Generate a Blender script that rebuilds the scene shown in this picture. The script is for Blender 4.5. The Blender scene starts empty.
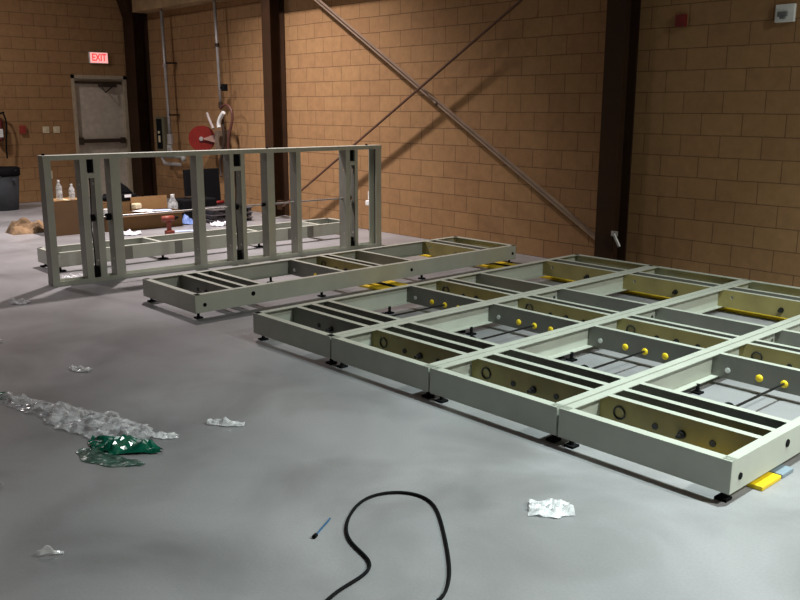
import bpy, bmesh, math, random
from mathutils import Vector, Matrix, noise
random.seed(7)
sc = bpy.context.scene
COL = sc.collection
PI = math.pi

# ---------------------------------------------------------------- camera
cam_d = bpy.data.cameras.new('camera')
cam = bpy.data.objects.new('camera', cam_d)
COL.objects.link(cam)
sc.camera = cam
cam_d.sensor_width = 36.0
cam_d.lens = 864.394 / 800.0 * 36.0
cam_d.clip_end = 100
yaw, pitch, roll = -0.8310, 0.2190, 0.0027
cy, sy_ = math.cos(yaw), math.sin(yaw)
cp, sp = math.cos(pitch), math.sin(pitch)
fw = Vector((sy_ * cp, cy * cp, -sp))
rt = Vector((cy, -sy_, 0))
up = rt.cross(fw)
r2 = rt * math.cos(roll) + up * math.sin(roll)
u2 = -rt * math.sin(roll) + up * math.cos(roll)
M = Matrix((r2, u2, -fw)).transposed().to_4x4()
M.translation = Vector((0, 0, 1.6743))
cam.matrix_world = M

# ---------------------------------------------------------------- world, light, exposure
w = bpy.data.worlds.new('world')
sc.world = w
w.use_nodes = True
w.node_tree.nodes['Background'].inputs[0].default_value = (0.5, 0.5, 0.55, 1)
w.node_tree.nodes['Background'].inputs[1].default_value = 0.05


def lamp(name, loc, power, color, size=0.14, angle=150, blend=1.0):
    l = bpy.data.lights.new(name, 'SPOT')
    l.energy = power
    l.color = color
    l.shadow_soft_size = size
    l.spot_size = math.radians(angle)
    l.spot_blend = blend
    o = bpy.data.objects.new(name, l)
    o.location = loc
    COL.objects.link(o)
    return o


lamp('high_bay_or_fill_light', (-10.2, 5.5, 5.5), 1950, (1.0, 0.89, 0.87), angle=110)
lamp('high_bay_or_fill_light', (-0.9, 4.5, 5.5), 1700, (0.85, 1.0, 0.97), angle=92)
lamp('high_bay_or_fill_light', (2.8, 5.2, 5.5), 1800, (0.95, 1.0, 0.93), angle=160)
lamp('high_bay_or_fill_light', (-8.0, 3.2, 5.5), 130, (1.0, 0.93, 0.97), size=0.2, angle=150)  # added fill lamp without a real source, lifts the left floor
lamp('high_bay_or_fill_light', (-13.2, 2.2, 5.5), 620, (1.0, 0.92, 0.90), size=0.2, angle=165)  # added fill lamp for the left wall, no fixture known here

sc.view_settings.view_transform = 'Standard'
sc.view_settings.look = 'None'
sc.view_settings.gamma = 1
sc.view_settings.use_curve_mapping = False
sc.view_settings.exposure = 0.32


# ---------------------------------------------------------------- materials
def mat(name, col, rough=0.6, metal=0.0, var=0.12, scale=12.0, bump=0.0, bscale=60.0, spec=0.5):
    m = bpy.data.materials.new(name)
    m.use_nodes = True
    nt = m.node_tree
    b = nt.nodes['Principled BSDF']
    b.inputs['Roughness'].default_value = rough
    b.inputs['Metallic'].default_value = metal
    b.inputs['Specular IOR Level'].default_value = spec
    tc = nt.nodes.new('ShaderNodeTexCoord')
    n = nt.nodes.new('ShaderNodeTexNoise')
    n.inputs['Scale'].default_value = scale
    n.inputs['Detail'].default_value = 4
    nt.links.new(tc.outputs['Object'], n.inputs['Vector'])
    r = nt.nodes.new('ShaderNodeValToRGB')
    r.color_ramp.elements[0].position = 0.3
    r.color_ramp.elements[1].position = 0.7
    r.color_ramp.elements[0].color = tuple(c * (1 - var) for c in col) + (1,)
    r.color_ramp.elements[1].color = tuple(min(1, c * (1 + var)) for c in col) + (1,)
    nt.links.new(n.outputs['Fac'], r.inputs['Fac'])
    nt.links.new(r.outputs['Color'], b.inputs['Base Color'])
    if bump:
        n2 = nt.nodes.new('ShaderNodeTexNoise')
        n2.inputs['Scale'].default_value = bscale
        nt.links.new(tc.outputs['Object'], n2.inputs['Vector'])
        bp = nt.nodes.new('ShaderNodeBump')
        bp.inputs['Strength'].default_value = bump
        bp.inputs['Distance'].default_value = 0.01
        nt.links.new(n2.outputs['Fac'], bp.inputs['Height'])
        nt.links.new(bp.outputs['Normal'], b.inputs['Normal'])
    return m


def emit(name, col, s):
    m = bpy.data.materials.new(name)
    m.use_nodes = True
    b = m.node_tree.nodes['Principled BSDF']
    b.inputs['Base Color'].default_value = (*col, 1)
    b.inputs['Emission Color'].default_value = (*col, 1)
    b.inputs['Emission Strength'].default_value = s
    return m


def block_mat(name, axis):
    """tan concrete block, running bond, block 406 x 203 mm"""
    m = bpy.data.materials.new(name)
    m.use_nodes = True
    nt = m.node_tree
    L = nt.links
    b = nt.nodes['Principled BSDF']
    b.inputs['Roughness'].default_value = 0.85
    b.inputs['Specular IOR Level'].default_value = 0.2
    tc = nt.nodes.new('ShaderNodeTexCoord')
    sep = nt.nodes.new('ShaderNodeSeparateXYZ')
    L.new(tc.outputs['Object'], sep.inputs[0])
    # slight waviness of the joints
    wn = nt.nodes.new('ShaderNodeTexNoise')
    wn.inputs['Scale'].default_value = 3.0
    L.new(tc.outputs['Object'], wn.inputs['Vector'])
    wm = nt.nodes.new('ShaderNodeMath'); wm.operation = 'MULTIPLY_ADD'
    wm.inputs[1].default_value = 0.012; wm.inputs[2].default_value = -0.006
    L.new(wn.outputs['Fac'], wm.inputs[0])
    ax = nt.nodes.new('ShaderNodeMath'); ax.operation = 'ADD'
    ax.inputs[1].default_value = -0.184 + 40.64
    L.new(sep.outputs[axis], ax.inputs[0])
    az = nt.nodes.new('ShaderNodeMath'); az.operation = 'ADD'
    L.new(sep.outputs[2], az.inputs[0]); L.new(wm.outputs[0], az.inputs[1])
    cmb = nt.nodes.new('ShaderNodeCombineXYZ')
    L.new(ax.outputs[0], cmb.inputs[0]); L.new(az.outputs[0], cmb.inputs[1])
    br = nt.nodes.new('ShaderNodeTexBrick')
    br.offset = 0.5
    br.inputs['Scale'].default_value = 1.0
    br.inputs['Brick Width'].default_value = 0.4064
    br.inputs['Row Height'].default_value = 0.2032
    br.inputs['Mortar Size'].default_value = 0.0045
    br.inputs['Mortar Smooth'].default_value = 0.25
    br.inputs['Bias'].default_value = 0.0
    br.inputs['Color1'].default_value = (0.325, 0.190, 0.088, 1)
    br.inputs['Color2'].default_value = (0.30, 0.170, 0.080, 1)
    br.inputs['Mortar'].default_value = (0.15, 0.082, 0.042, 1)
    L.new(cmb.outputs[0], br.inputs['Vector'])
    n = nt.nodes.new('ShaderNodeTexNoise')
    n.inputs['Scale'].default_value = 9.0
    n.inputs['Detail'].default_value = 8
    n.inputs['Roughness'].default_value = 0.7
    L.new(tc.outputs['Object'], n.inputs['Vector'])
    r = nt.nodes.new('ShaderNodeValToRGB')
    r.color_ramp.elements[0].position = 0.25
    r.color_ramp.elements[0].color = (0.80, 0.80, 0.80, 1)
    r.color_ramp.elements[1].position = 0.75
    r.color_ramp.elements[1].color = (1.12, 1.10, 1.08, 1)
    L.new(n.outputs['Fac'], r.inputs['Fac'])
    mx = nt.nodes.new('ShaderNodeMix'); mx.data_type = 'RGBA'; mx.blend_type = 'MULTIPLY'
    mx.inputs[0].default_value = 1.0
    L.new(br.outputs['Color'], mx.inputs[6]); L.new(r.outputs['Color'], mx.inputs[7])
    L.new(mx.outputs[2], b.inputs['Base Color'])
    bp = nt.nodes.new('ShaderNodeBump')
    bp.invert = True
    bp.inputs['Strength'].default_value = 0.6
    bp.inputs['Distance'].default_value = 0.006
    L.new(br.outputs['Fac'], bp.inputs['Height'])
    L.new(bp.outputs['Normal'], b.inputs['Normal'])
    return m


def floor_mat():
    m = bpy.data.materials.new('concrete_floor')
    m.use_nodes = True
    nt = m.node_tree
    L = nt.links
    b = nt.nodes['Principled BSDF']
    b.inputs['Specular IOR Level'].default_value = 0.35
    tc = nt.nodes.new('ShaderNodeTexCoord')

    def nz(scale, det, dist=0.0):
        n = nt.nodes.new('ShaderNodeTexNoise')
        n.inputs['Scale'].default_value = scale
        n.inputs['Detail'].default_value = det
        n.inputs['Distortion'].default_value = dist
        L.new(tc.outputs['Object'], n.inputs['Vector'])
        return n
    a = nz(0.9, 6, 0.6)
    r = nt.nodes.new('ShaderNodeValToRGB')
    r.color_ramp.elements[0].position = 0.3
    r.color_ramp.elements[0].color = (0.235, 0.235, 0.243, 1)
    r.color_ramp.elements[1].position = 0.68
    r.color_ramp.elements[1].color = (0.335, 0.33, 0.34, 1)
    L.new(a.outputs['Fac'], r.inputs['Fac'])
    # dark scuffs
    s = nz(1.3, 5, 0.5)
    rs = nt.nodes.new('ShaderNodeValToRGB')
    rs.color_ramp.elements[0].position = 0.34
    rs.color_ramp.elements[0].color = (0.74, 0.73, 0.72, 1)
    rs.color_ramp.elements[1].position = 0.55
    rs.color_ramp.elements[1].color = (1, 1, 1, 1)
    L.new(s.outputs['Fac'], rs.inputs['Fac'])
    g = nz(90, 3)
    rg = nt.nodes.new('ShaderNodeValToRGB')
    rg.color_ramp.elements[0].color = (0.86, 0.86, 0.86, 1)
    rg.color_ramp.elements[1].color = (1.1, 1.1, 1.1, 1)
    L.new(g.outputs['Fac'], rg.inputs['Fac'])
    prev = r.outputs['Color']
    for o in (rs, rg):
        mx = nt.nodes.new('ShaderNodeMix'); mx.data_type = 'RGBA'; mx.blend_type = 'MULTIPLY'
        mx.inputs[0].default_value = 1.0
        L.new(prev, mx.inputs[6]); L.new(o.outputs['Color'], mx.inputs[7])
        prev = mx.outputs[2]
    L.new(prev, b.inputs['Base Color'])
    rr = nt.nodes.new('ShaderNodeMapRange')
    rr.inputs['To Min'].default_value = 0.30
    rr.inputs['To Max'].default_value = 0.45
    L.new(a.outputs['Fac'], rr.inputs['Value'])
    L.new(rr.outputs[0], b.inputs['Roughness'])
    return m


def film_mat(name, col, alpha, rough=0.18):
    m = bpy.data.materials.new(name)
    m.use_nodes = True
    nt = m.node_tree
    nt.nodes.clear()
    out = nt.nodes.new('ShaderNodeOutputMaterial')
    tr = nt.nodes.new('ShaderNodeBsdfTransparent')
    tr.inputs[0].default_value = (*[min(1, 0.6 + 0.5 * c) for c in col], 1)
    pb = nt.nodes.new('ShaderNodeBsdfPrincipled')
    pb.inputs['Base Color'].default_value = (*col, 1)
    pb.inputs['Roughness'].default_value = rough
    pb.inputs['Specular IOR Level'].default_value = 1.0
    tc = nt.nodes.new('ShaderNodeTexCoord')
    n = nt.nodes.new('ShaderNodeTexNoise')
    n.inputs['Scale'].default_value = 22
    nt.links.new(tc.outputs['Object'], n.inputs['Vector'])
    mr = nt.nodes.new('ShaderNodeMapRange')
    mr.inputs['From Min'].default_value = 0.35
    mr.inputs['From Max'].default_value = 0.65
    mr.inputs['To Min'].default_value = max(0, alpha - 0.22)
    mr.inputs['To Max'].default_value = min(1, alpha + 0.22)
    nt.links.new(n.outputs['Fac'], mr.inputs['Value'])
    mx = nt.nodes.new('ShaderNodeMixShader')
    nt.links.new(mr.outputs[0], mx.inputs[0])
    nt.links.new(tr.outputs[0], mx.inputs[1])
    nt.links.new(pb.outputs[0], mx.inputs[2])
    nt.links.new(mx.outputs[0], out.inputs['Surface'])
    return m


M_BLOCK = block_mat('tan_block', 0)
M_BLOCK_L = block_mat('tan_block_side', 1)
M_FLOOR = floor_mat()
M_CEIL = mat('ceiling_deck', (0.12, 0.115, 0.11), 0.8)
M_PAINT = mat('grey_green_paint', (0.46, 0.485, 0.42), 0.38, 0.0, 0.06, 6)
M_KHAKI = mat('khaki_web', (0.30, 0.25, 0.09), 0.5, 0.0, 0.15, 5)  # khaki tone for the webs of some cross channels
M_WEB = mat('web_and_shade_grey', (0.18, 0.18, 0.155), 0.5, 0.0, 0.08, 6)  # webs darker than the flange paint; also colours the painted shade strips
M_RED_STEEL = mat('red_oxide_steel', (0.034, 0.015, 0.006), 0.75, 0, 0.2, 4, spec=0.2)
M_BEAM = mat('tan_beam', (0.34, 0.23, 0.12), 0.65, 0, 0.2, 4)
M_ANGLE = mat('brace_steel', (0.34, 0.25, 0.185), 0.42, 0.2, 0.12, 6)
M_BLACK = mat('black_rubber', (0.007, 0.007, 0.008), 0.8, spec=0.08)
M_ROD = mat('dark_threaded_rod', (0.05, 0.05, 0.05), 0.35, 0.8)
M_RODL = mat('zinc_rod', (0.45, 0.43, 0.42), 0.4, 0.6)
M_YEL = mat('yellow_cap', (0.85, 0.62, 0.02), 0.45)
M_YEL2 = mat('yellow_paint', (0.80, 0.56, 0.01), 0.5, 0, 0.1, 20)
M_WHITE = mat('white_plastic', (0.75, 0.76, 0.74), 0.45)
M_CREAM = mat('cream_plastic', (0.62, 0.54, 0.36), 0.5)
M_PIPE = mat('galvanised_pipe', (0.42, 0.41, 0.40), 0.45, 0.5)
M_RED = mat('red_paint', (0.17, 0.010, 0.006), 0.4)
M_DOOR = mat('door_paint', (0.50, 0.44, 0.36), 0.55)
M_DFRAME = mat('door_frame_paint', (0.40, 0.33, 0.23), 0.55)
M_DARKM = mat('dark_bronze', (0.05, 0.035, 0.025), 0.45, 0.4)
M_CARD = mat('cardboard', (0.10, 0.052, 0.019), 0.85, 0, 0.1, 5)
M_CARDL = mat('cardboard_inside', (0.26, 0.145, 0.055), 0.85, 0, 0.1, 5)
M_CARDM = mat('orange_cardboard', (0.19, 0.105, 0.038), 0.85, 0, 0.1, 5)
M_TRASH = mat('grey_bin_plastic', (0.055, 0.062, 0.07), 0.5)
M_PAPER = mat('white_paper', (0.80, 0.82, 0.88), 0.7)
M_BLUE = mat('blue_plastic', (0.18, 0.28, 0.60), 0.5)
M_BLUEW = mat('pale_blue_paper', (0.45, 0.55, 0.80), 0.6)
M_DRILL = mat('rust_red_plastic', (0.24, 0.05, 0.03), 0.5)
M_WOOD = mat('pallet_black', (0.03, 0.028, 0.03), 0.6)
M_FILM = film_mat('clear_film', (0.88, 0.88, 0.92), 0.26, 0.16)
M_FILMB = film_mat('clear_film_bright', (0.95, 0.96, 0.98), 0.45, 0.15)
M_GREEN = film_mat('green_film', (0.004, 0.13, 0.08), 0.78, 0.2)
M_GREENL = film_mat('pale_green_film', (0.10, 0.22, 0.17), 0.35, 0.25)
M_BOTTLE = film_mat('clear_bottle', (0.7, 0.72, 0.72), 0.45, 0.1)
M_STAINB = mat('blue_grey_plate', (0.22, 0.28, 0.33), 0.5)


# ---------------------------------------------------------------- mesh helpers
def box(bm, x0, x1, y0, y1, z0, z1, mtx=None):
    vs = [bm.verts.new((x, y, z)) for x in (x0, x1) for y in (y0, y1) for z in (z0, z1)]
    for f in ((0, 1, 3, 2), (4, 6, 7, 5), (0, 4, 5, 1), (2, 3, 7, 6), (0, 2, 6, 4), (1, 5, 7, 3)):
        bm.faces.new([vs[i] for i in f])
    if mtx is not None:
        bmesh.ops.transform(bm, matrix=mtx, verts=vs)
    return vs


def tube(bm, p0, p1, r, n=12, r1=None, cap=True):
    p0, p1 = Vector(p0), Vector(p1)
    d = (p1 - p0).normalized()
    a = d.orthogonal().normalized(); b_ = d.cross(a)
    r1 = r if r1 is None else r1
    A, B = [], []
    for i in range(n):
        t = 2 * PI * i / n
        o = a * math.cos(t) + b_ * math.sin(t)
        A.append(bm.verts.new(p0 + o * r)); B.append(bm.verts.new(p1 + o * r1))
    for i in range(n):
        j = (i + 1) % n
        bm.faces.new((A[i], A[j], B[j], B[i]))
    if cap:
        bm.faces.new(A[::-1]); bm.faces.new(B)


def lathe(bm, prof, c, n=20):
    c = Vector(c)
    rings = []
    for r, z in prof:
        rings.append([bm.verts.new(c + Vector((r * math.cos(2 * PI * i / n), r * math.sin(2 * PI * i / n), z))) for i in range(n)])
    for a, b_ in zip(rings, rings[1:]):
        for i in range(n):
            j = (i + 1) % n
            bm.faces.new((a[i], a[j], b_[j], b_[i]))
    if prof[0][0] > 1e-4: bm.faces.new(rings[0][::-1])
    if prof[-1][0] > 1e-4: bm.faces.new(rings[-1])


def prism(bm, pts, z0, z1, mtx=None):
    A = [bm.verts.new((x, y, z0)) for x, y in pts]
    B = [bm.verts.new((x, y, z1)) for x, y in pts]
    n = len(pts)
    for i in range(n):
        bm.faces.new((A[i], A[(i + 1) % n], B[(i + 1) % n], B[i]))
    bm.faces.new(A[::-1]); bm.faces.new(B)
    if mtx is not None:
        bmesh.ops.transform(bm, matrix=mtx, verts=A + B)


def pipe_curve(name, pts, r, material, parent=None, cyclic=False, res=6):
    cd = bpy.data.curves.new(name, 'CURVE')
    cd.dimensions = '3D'
    cd.bevel_depth = r
    cd.bevel_resolution = 3
    cd.resolution_u = res
    cd.use_fill_caps = True
    s = cd.splines.new('NURBS')
    s.points.add(len(pts) - 1)
    for p, q in zip(s.points, pts):
        p.co = (*q, 1)
    s.order_u = 4
    s.use_endpoint_u = True
    s.use_cyclic_u = cyclic
    cd.materials.append(material)
    tmp = bpy.data.objects.new(name + '_path', cd)
    COL.objects.link(tmp)
    return to_mesh_object(tmp, name, parent)


def to_mesh_object(tmp, name, parent=None):
    """turn a curve or text object into a plain mesh object"""
    bpy.context.view_layer.update()
    dg = bpy.context.evaluated_depsgraph_get()
    me = bpy.data.meshes.new_from_object(tmp.evaluated_get(dg), depsgraph=dg)
    me.name = name
    cd = tmp.data
    if not me.materials:
        for m in cd.materials: me.materials.append(m)
    o = bpy.data.objects.new(name, me)
    COL.objects.link(o)
    bpy.data.objects.remove(tmp)
    for p in me.polygons: p.use_smooth = True
    if parent: o.parent = parent
    return o


def obj(name, bm, material, parent=None, smooth=False, bevel=0.0, label=None):
    bmesh.ops.recalc_face_normals(bm, faces=bm.faces)
    me = bpy.data.meshes.new(name)
    bm.to_mesh(me); bm.free()
    for m in (material if isinstance(material, (list, tuple)) else [material]):
        me.materials.append(m)
    if smooth:
        for p in me.polygons: p.use_smooth = True
    o = bpy.data.objects.new(name, me)
    COL.objects.link(o)
    if parent: o.parent = parent
    if bevel:
        md = o.modifiers.new('bevel', 'BEVEL'); md.width = bevel; md.segments = 2; md.limit_method = 'ANGLE'
    if label: o['label'] = label
    return o


def tag(o, label, cat, group=None):
    o['label'] = label; o['category'] = cat
    if group: o['group'] = group
    return o


def thing(name, label, cat, loc=(0, 0, 0), rz=0, group=None):
    o = bpy.data.objects.new(name, None)
    o.empty_display_size = 0.1
    COL.objects.link(o)
    o.location = loc; o.rotation_euler = (0, 0, rz)
    return tag(o, label, cat, group)


def struct(name, bm, m, parent=None, **k):
    o = obj(name, bm, m, parent, **k)
    if parent is None: o['kind'] = 'structure'
    return o


def children_of(o): return [c for c in bpy.data.objects if c.parent is o]


def dup(root, loc, rz=0, label=None, group=None, skip=()):
    r = root.copy(); COL.objects.link(r)
    r.location = loc; r.rotation_euler = (0, 0, rz)
    if label: r['label'] = label
    if group: r['group'] = group
    for ch in children_of(root):
        c = ch.copy(); COL.objects.link(c); c.parent = r
        for g in children_of(ch):
            d = g.copy(); COL.objects.link(d); d.parent = c
    return r


# ---------------------------------------------------------------- room
XL, YB = -15.90, 7.80
XR, YF, ZC = 6.5, -7.0, 6.3
bm = bmesh.new(); box(bm, XL - 0.2, XR + 0.2, YF - 0.2, YB + 0.2, -0.15, 0); struct('floor', bm, M_FLOOR)
bm = bmesh.new(); box(bm, XL - 0.2, XR + 0.2, YB, YB + 0.2, 0, ZC); struct('wall_back', bm, M_BLOCK)
# left wall with a door opening
bm = bmesh.new()
box(bm, XL - 0.2, XL, YF, 6.45, 0, ZC); box(bm, XL - 0.2, XL, 7.5, YB, 0, ZC); box(bm, XL - 0.2, XL, 6.45, 7.5, 2.24, ZC)
struct('wall_left', bm, M_BLOCK_L)
bm = bmesh.new(); box(bm, XR, XR + 0.2, YF, YB, 0, ZC); struct('wall_right', bm, M_BLOCK_L)
bm = bmesh.new(); box(bm, XL - 0.2, XR + 0.2, YF - 0.2, YF, 0, ZC); struct('wall_front', bm, M_BLOCK)
bm = bmesh.new(); box(bm, XL - 0.2, XR + 0.2, YF - 0.2, YB + 0.2, ZC, ZC + 0.15); struct('ceiling', bm, M_CEIL)

# door
dr = bpy.data.objects.new('door_1', None); COL.objects.link(dr); dr['kind'] = 'structure'
dr.location = (XL, 6.975, 0)
bm = bmesh.new(); box(bm, -0.10, -0.05, -0.465, 0.465, 0.01, 2.17); obj('door_leaf', bm, M_DOOR, dr, bevel=0.004)
bm = bmesh.new()
box(bm, -0.12, 0.015, -0.525, -0.465, 0, 2.24); box(bm, -0.12, 0.015, 0.465, 0.525, 0, 2.24); box(bm, -0.12, 0.015, -0.525, 0.525, 2.175, 2.24)
obj('door_frame', bm, M_DFRAME, dr)
bm = bmesh.new()
box(bm, -0.05, 0.03, -0.44, 0.40, 1.02, 1.09); box(bm, -0.05, 0.05, -0.455, -0.38, 0.99, 1.12); box(bm, -0.05, 0.04, 0.36, 0.43, 1.0, 1.11)
obj('panic_bar', bm, M_DARKM, dr, bevel=0.006)
bm = bmesh.new()
box(bm, -0.05, 0.0, -0.44, 0.44, 2.085, 2.125)
box(bm, -0.05, 0.05, 0.0, 0.32, 2.03, 2.10)
obj('door_closer', bm, M_DARKM, dr, bevel=0.006)
bm = bmesh.new()
tube(bm, (0.03, 0.24, 2.04), (0.14, 0.05, 1.93), 0.012); tube(bm, (0.14, 0.05, 1.93), (0.04, 0.02, 2.05), 0.010)
obj('closer_arm', bm, M_DARKM, dr)

# ---------------------------------------------------------------- steel columns, beams, braces
def column(x, y0, y1, label, wd=0.215):
    t = thing('steel_column', label, 'column', (x, (y0 + y1) / 2, 0), group=None)
    h = (y1 - y0) / 2
    for s, nm in ((-1, 'flange'), (1, 'flange')):
        bm = bmesh.new()
        a = -h if s < 0 else h - 0.014
        box(bm, -wd / 2, wd / 2, a, a + 0.014, 0.02, 5.6)
        obj('flange', bm, M_RED_STEEL, t, bevel=0.002)
    bm = bmesh.new(); box(bm, -0.006, 0.006, -h + 0.014, h - 0.014, 0.02, 5.6); obj('web', bm, M_RED_STEEL, t)
    bm = bmesh.new(); box(bm, -wd / 2 - 0.07, wd / 2 + 0.07, -h - 0.07, h - 0.002, 0, 0.02)
    obj('base_plate', bm, M_PIPE, t)
    bm = bmesh.new()
    for sx in (-1, 1):
        for yy in (-h - 0.035,):
            tube(bm, (sx * (wd / 2 + 0.03), yy, 0.02), (sx * (wd / 2 + 0.03), yy, 0.07), 0.012)
    obj('anchor_bolt', bm, M_PIPE, t)
    return t


colB = column(-11.215, 7.53, 7.795, 'dark red-brown steel column at the left end of the crossed braces')
colC = column(-5.13, 7.53, 7.795, 'dark red-brown steel column right of the crossed braces, behind the joined frames')
colA = thing('steel_column', 'dark brown steel column in the corner beside the exit door', 'column', (-15.68, 7.62, 0))
for a in (-0.115, 0.165):
    bm = bmesh.new(); box(bm, -0.20, 0.20, a, a + 0.012, 0.0, 5.6); obj('flange', bm, M_RED_STEEL, colA, bevel=0.002)
bm = bmesh.new(); box(bm, -0.008, 0.008, -0.103, 0.165, 0.0, 5.6); obj('web', bm, M_RED_STEEL, colA)
# haunch that widens the corner column towards the roof
bm = bmesh.new()
vsp = [(-0.115, 3.2), (-0.115, 5.6), (-0.85, 5.6), (-0.45, 4.3)]
A = [bm.verts.new((-0.16, y, z)) for y, z in vsp]; B = [bm.verts.new((0.16, y, z)) for y, z in vsp]
for i in range(4): bm.faces.new((A[i], A[(i + 1) % 4], B[(i + 1) % 4], B[i]))
bm.faces.new(A); bm.faces.new(B)
obj('haunch', bm, M_RED_STEEL, colA)

for x0, x1, lb in ((-15.45, -11.34, 'brown horizontal wall beam between the corner column and the middle column'),
                   (-11.09, -5.25, 'brown horizontal wall beam above the crossed braces'),
                   (-5.0, 1.5, 'brown horizontal wall beam right of the right column')):
    bm = bmesh.new()
    z0, z1 = (3.35, 3.75)
    prism(bm, [(7.50, z0), (7.798, z0), (7.798, z0 + 0.02), (7.52, z0 + 0.02), (7.52, z1 - 0.02), (7.798, z1 - 0.02), (7.798, z1), (7.50, z1)], x0, x1,
          Matrix(((0, 0, 1, 0), (1, 0, 0, 0), (0, 1, 0, 0), (0, 0, 0, 1))))
    tag(obj('wall_beam', bm, M_BEAM), lb, 'beam')

# braces: an angle iron falling to the right, a thin rod rising to the right
t = thing('angle_brace', 'long pale brown angle brace falling to the right across the block wall', 'brace', (-8.2, 7.68, 1.98))
P0, P1 = Vector((-10.42, 7.68, 3.30)), Vector((-5.24, 7.68, 0.285))
d = (P1 - P0).normalized(); nrm = Vector((0, -1, 0)).cross(d).normalized()
if nrm.z < 0: nrm = -nrm
bm = bmesh.new()
o0 = Vector((-8.2, 7.68, 1.98))
q = [(0.033, 0.0), (0.033, -0.05), (0.027, -0.05), (0.027, -0.006), (-0.033, -0.006), (-0.033, 0.0)]
A = [bm.verts.new(P0 - o0 + nrm * a + Vector((0, b_, 0))) for a, b_ in q]
B = [bm.verts.new(P1 - o0 + nrm * a + Vector((0, b_, 0))) for a, b_ in q]
for i in range(6): bm.faces.new((A[i], A[(i + 1) % 6], B[(i + 1) % 6], B[i]))
bm.faces.new(A); bm.faces.new(B)
obj('angle_bar', bm, M_ANGLE, t)
bm = bmesh.new(); tube(bm, Vector((-7.75, 7.665, 1.72)) - o0, Vector((-7.75, 7.68, 1.72)) - o0, 0.016); obj('bolt', bm, M_DARKM, t)
t = thing('flat_brace', 'thin dark brown flat brace rising to the right, crossing in front of the angle brace', 'brace', (-8.2, 7.595, 1.7))
bm = bmesh.new()
o0 = Vector((-8.2, 7.595, 1.7))
q0, q1 = Vector((-11.06, 7.595, 0.15)) - o0, Vector((-5.61, 7.595, 3.255)) - o0
nb = Vector((0, -1, 0)).cross((q1 - q0).normalized()) * 0.007
if True:
    ring = [(1, -0.02), (1, 0.02), (-1, 0.02), (-1, -0.02)]
    A = [bm.verts.new(q0 + nb * a + Vector((0, b_, 0))) for a, b_ in ring]
    B = [bm.verts.new(q1 + nb * a + Vector((0, b_, 0))) for a, b_ in ring]
    for i in range(4): bm.faces.new((A[i], A[(i + 1) % 4], B[(i + 1) % 4], B[i]))
    bm.faces.new(A); bm.faces.new(B)
obj('flat_bar', bm, mat('brown_bar', (0.11, 0.055, 0.035), 0.6), t)
bm = bmesh.new()
box(bm, -2.90, -2.78, -0.03, 0.03, -1.56, -1.42); obj('gusset', bm, M_RED_STEEL, t)


# ---------------------------------------------------------------- steel frames
def web_plate(bm, length, height, holes, th, mtx):
    """flat plate in the local XZ plane from (0,0) to (length,height) with round holes, thickness th along +Y"""
    edges = []

    def loop(pts):
        vs = [bm.verts.new((x, 0, z)) for x, z in pts]
        for i in range(len(vs)):
            edges.append(bm.edges.new((vs[i], vs[(i + 1) % len(vs)])))
        return vs
    allv = loop([(0, 0), (length, 0), (length, height), (0, height)])
    for hx, hz, r in holes:
        allv += loop([(hx + r * math.cos(2 * PI * k / 14), hz + r * math.sin(2 * PI * k / 14)) for k in range(14)])
    res = bmesh.ops.triangle_fill(bm, edges=edges, use_beauty=True)
    faces = [f for f in res['geom'] if isinstance(f, bmesh.types.BMFace)]
    ex = bmesh.ops.extrude_face_region(bm, geom=faces)
    nv = [v for v in ex['geom'] if isinstance(v, bmesh.types.BMVert)]
    bmesh.ops.translate(bm, vec=(0, th, 0), verts=nv)
    bmesh.ops.transform(bm, matrix=mtx, verts=allv + nv)


def channel(length, H, fl, holes, mtx, th=0.005, lip=0.0, flb=None):
    """C channel: web in local XZ, flanges reach to +Y"""
    bm = bmesh.new()
    web_plate(bm, length, H, holes, th, mtx)
    box(bm, 0, length, th, flb or fl, 0, th, mtx)
    box(bm, 0, length, th, fl, H - th, H, mtx)
    if lip:
        box(bm, 0, length, fl - th, fl, H - th - lip, H - th, mtx)
        box(bm, 0, length, fl - th, fl, th, th + lip, mtx)
    return bm


def rotm(ax, ay, az, loc):
    m = Matrix((ax, ay, az)).transposed().to_4x4()
    m.translation = Vector(loc)
    return m


X, Y, Z = Vector((1, 0, 0)), Vector((0, 1, 0)), Vector((0, 0, 1))
FH, FZ = 0.151, 0.052          # channel height, clearance under the frame
CROSS = [0.35, 0.49, 0.65, 1.54, 1.89, 2.00, 2.40, 3.38, 3.53]


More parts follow.
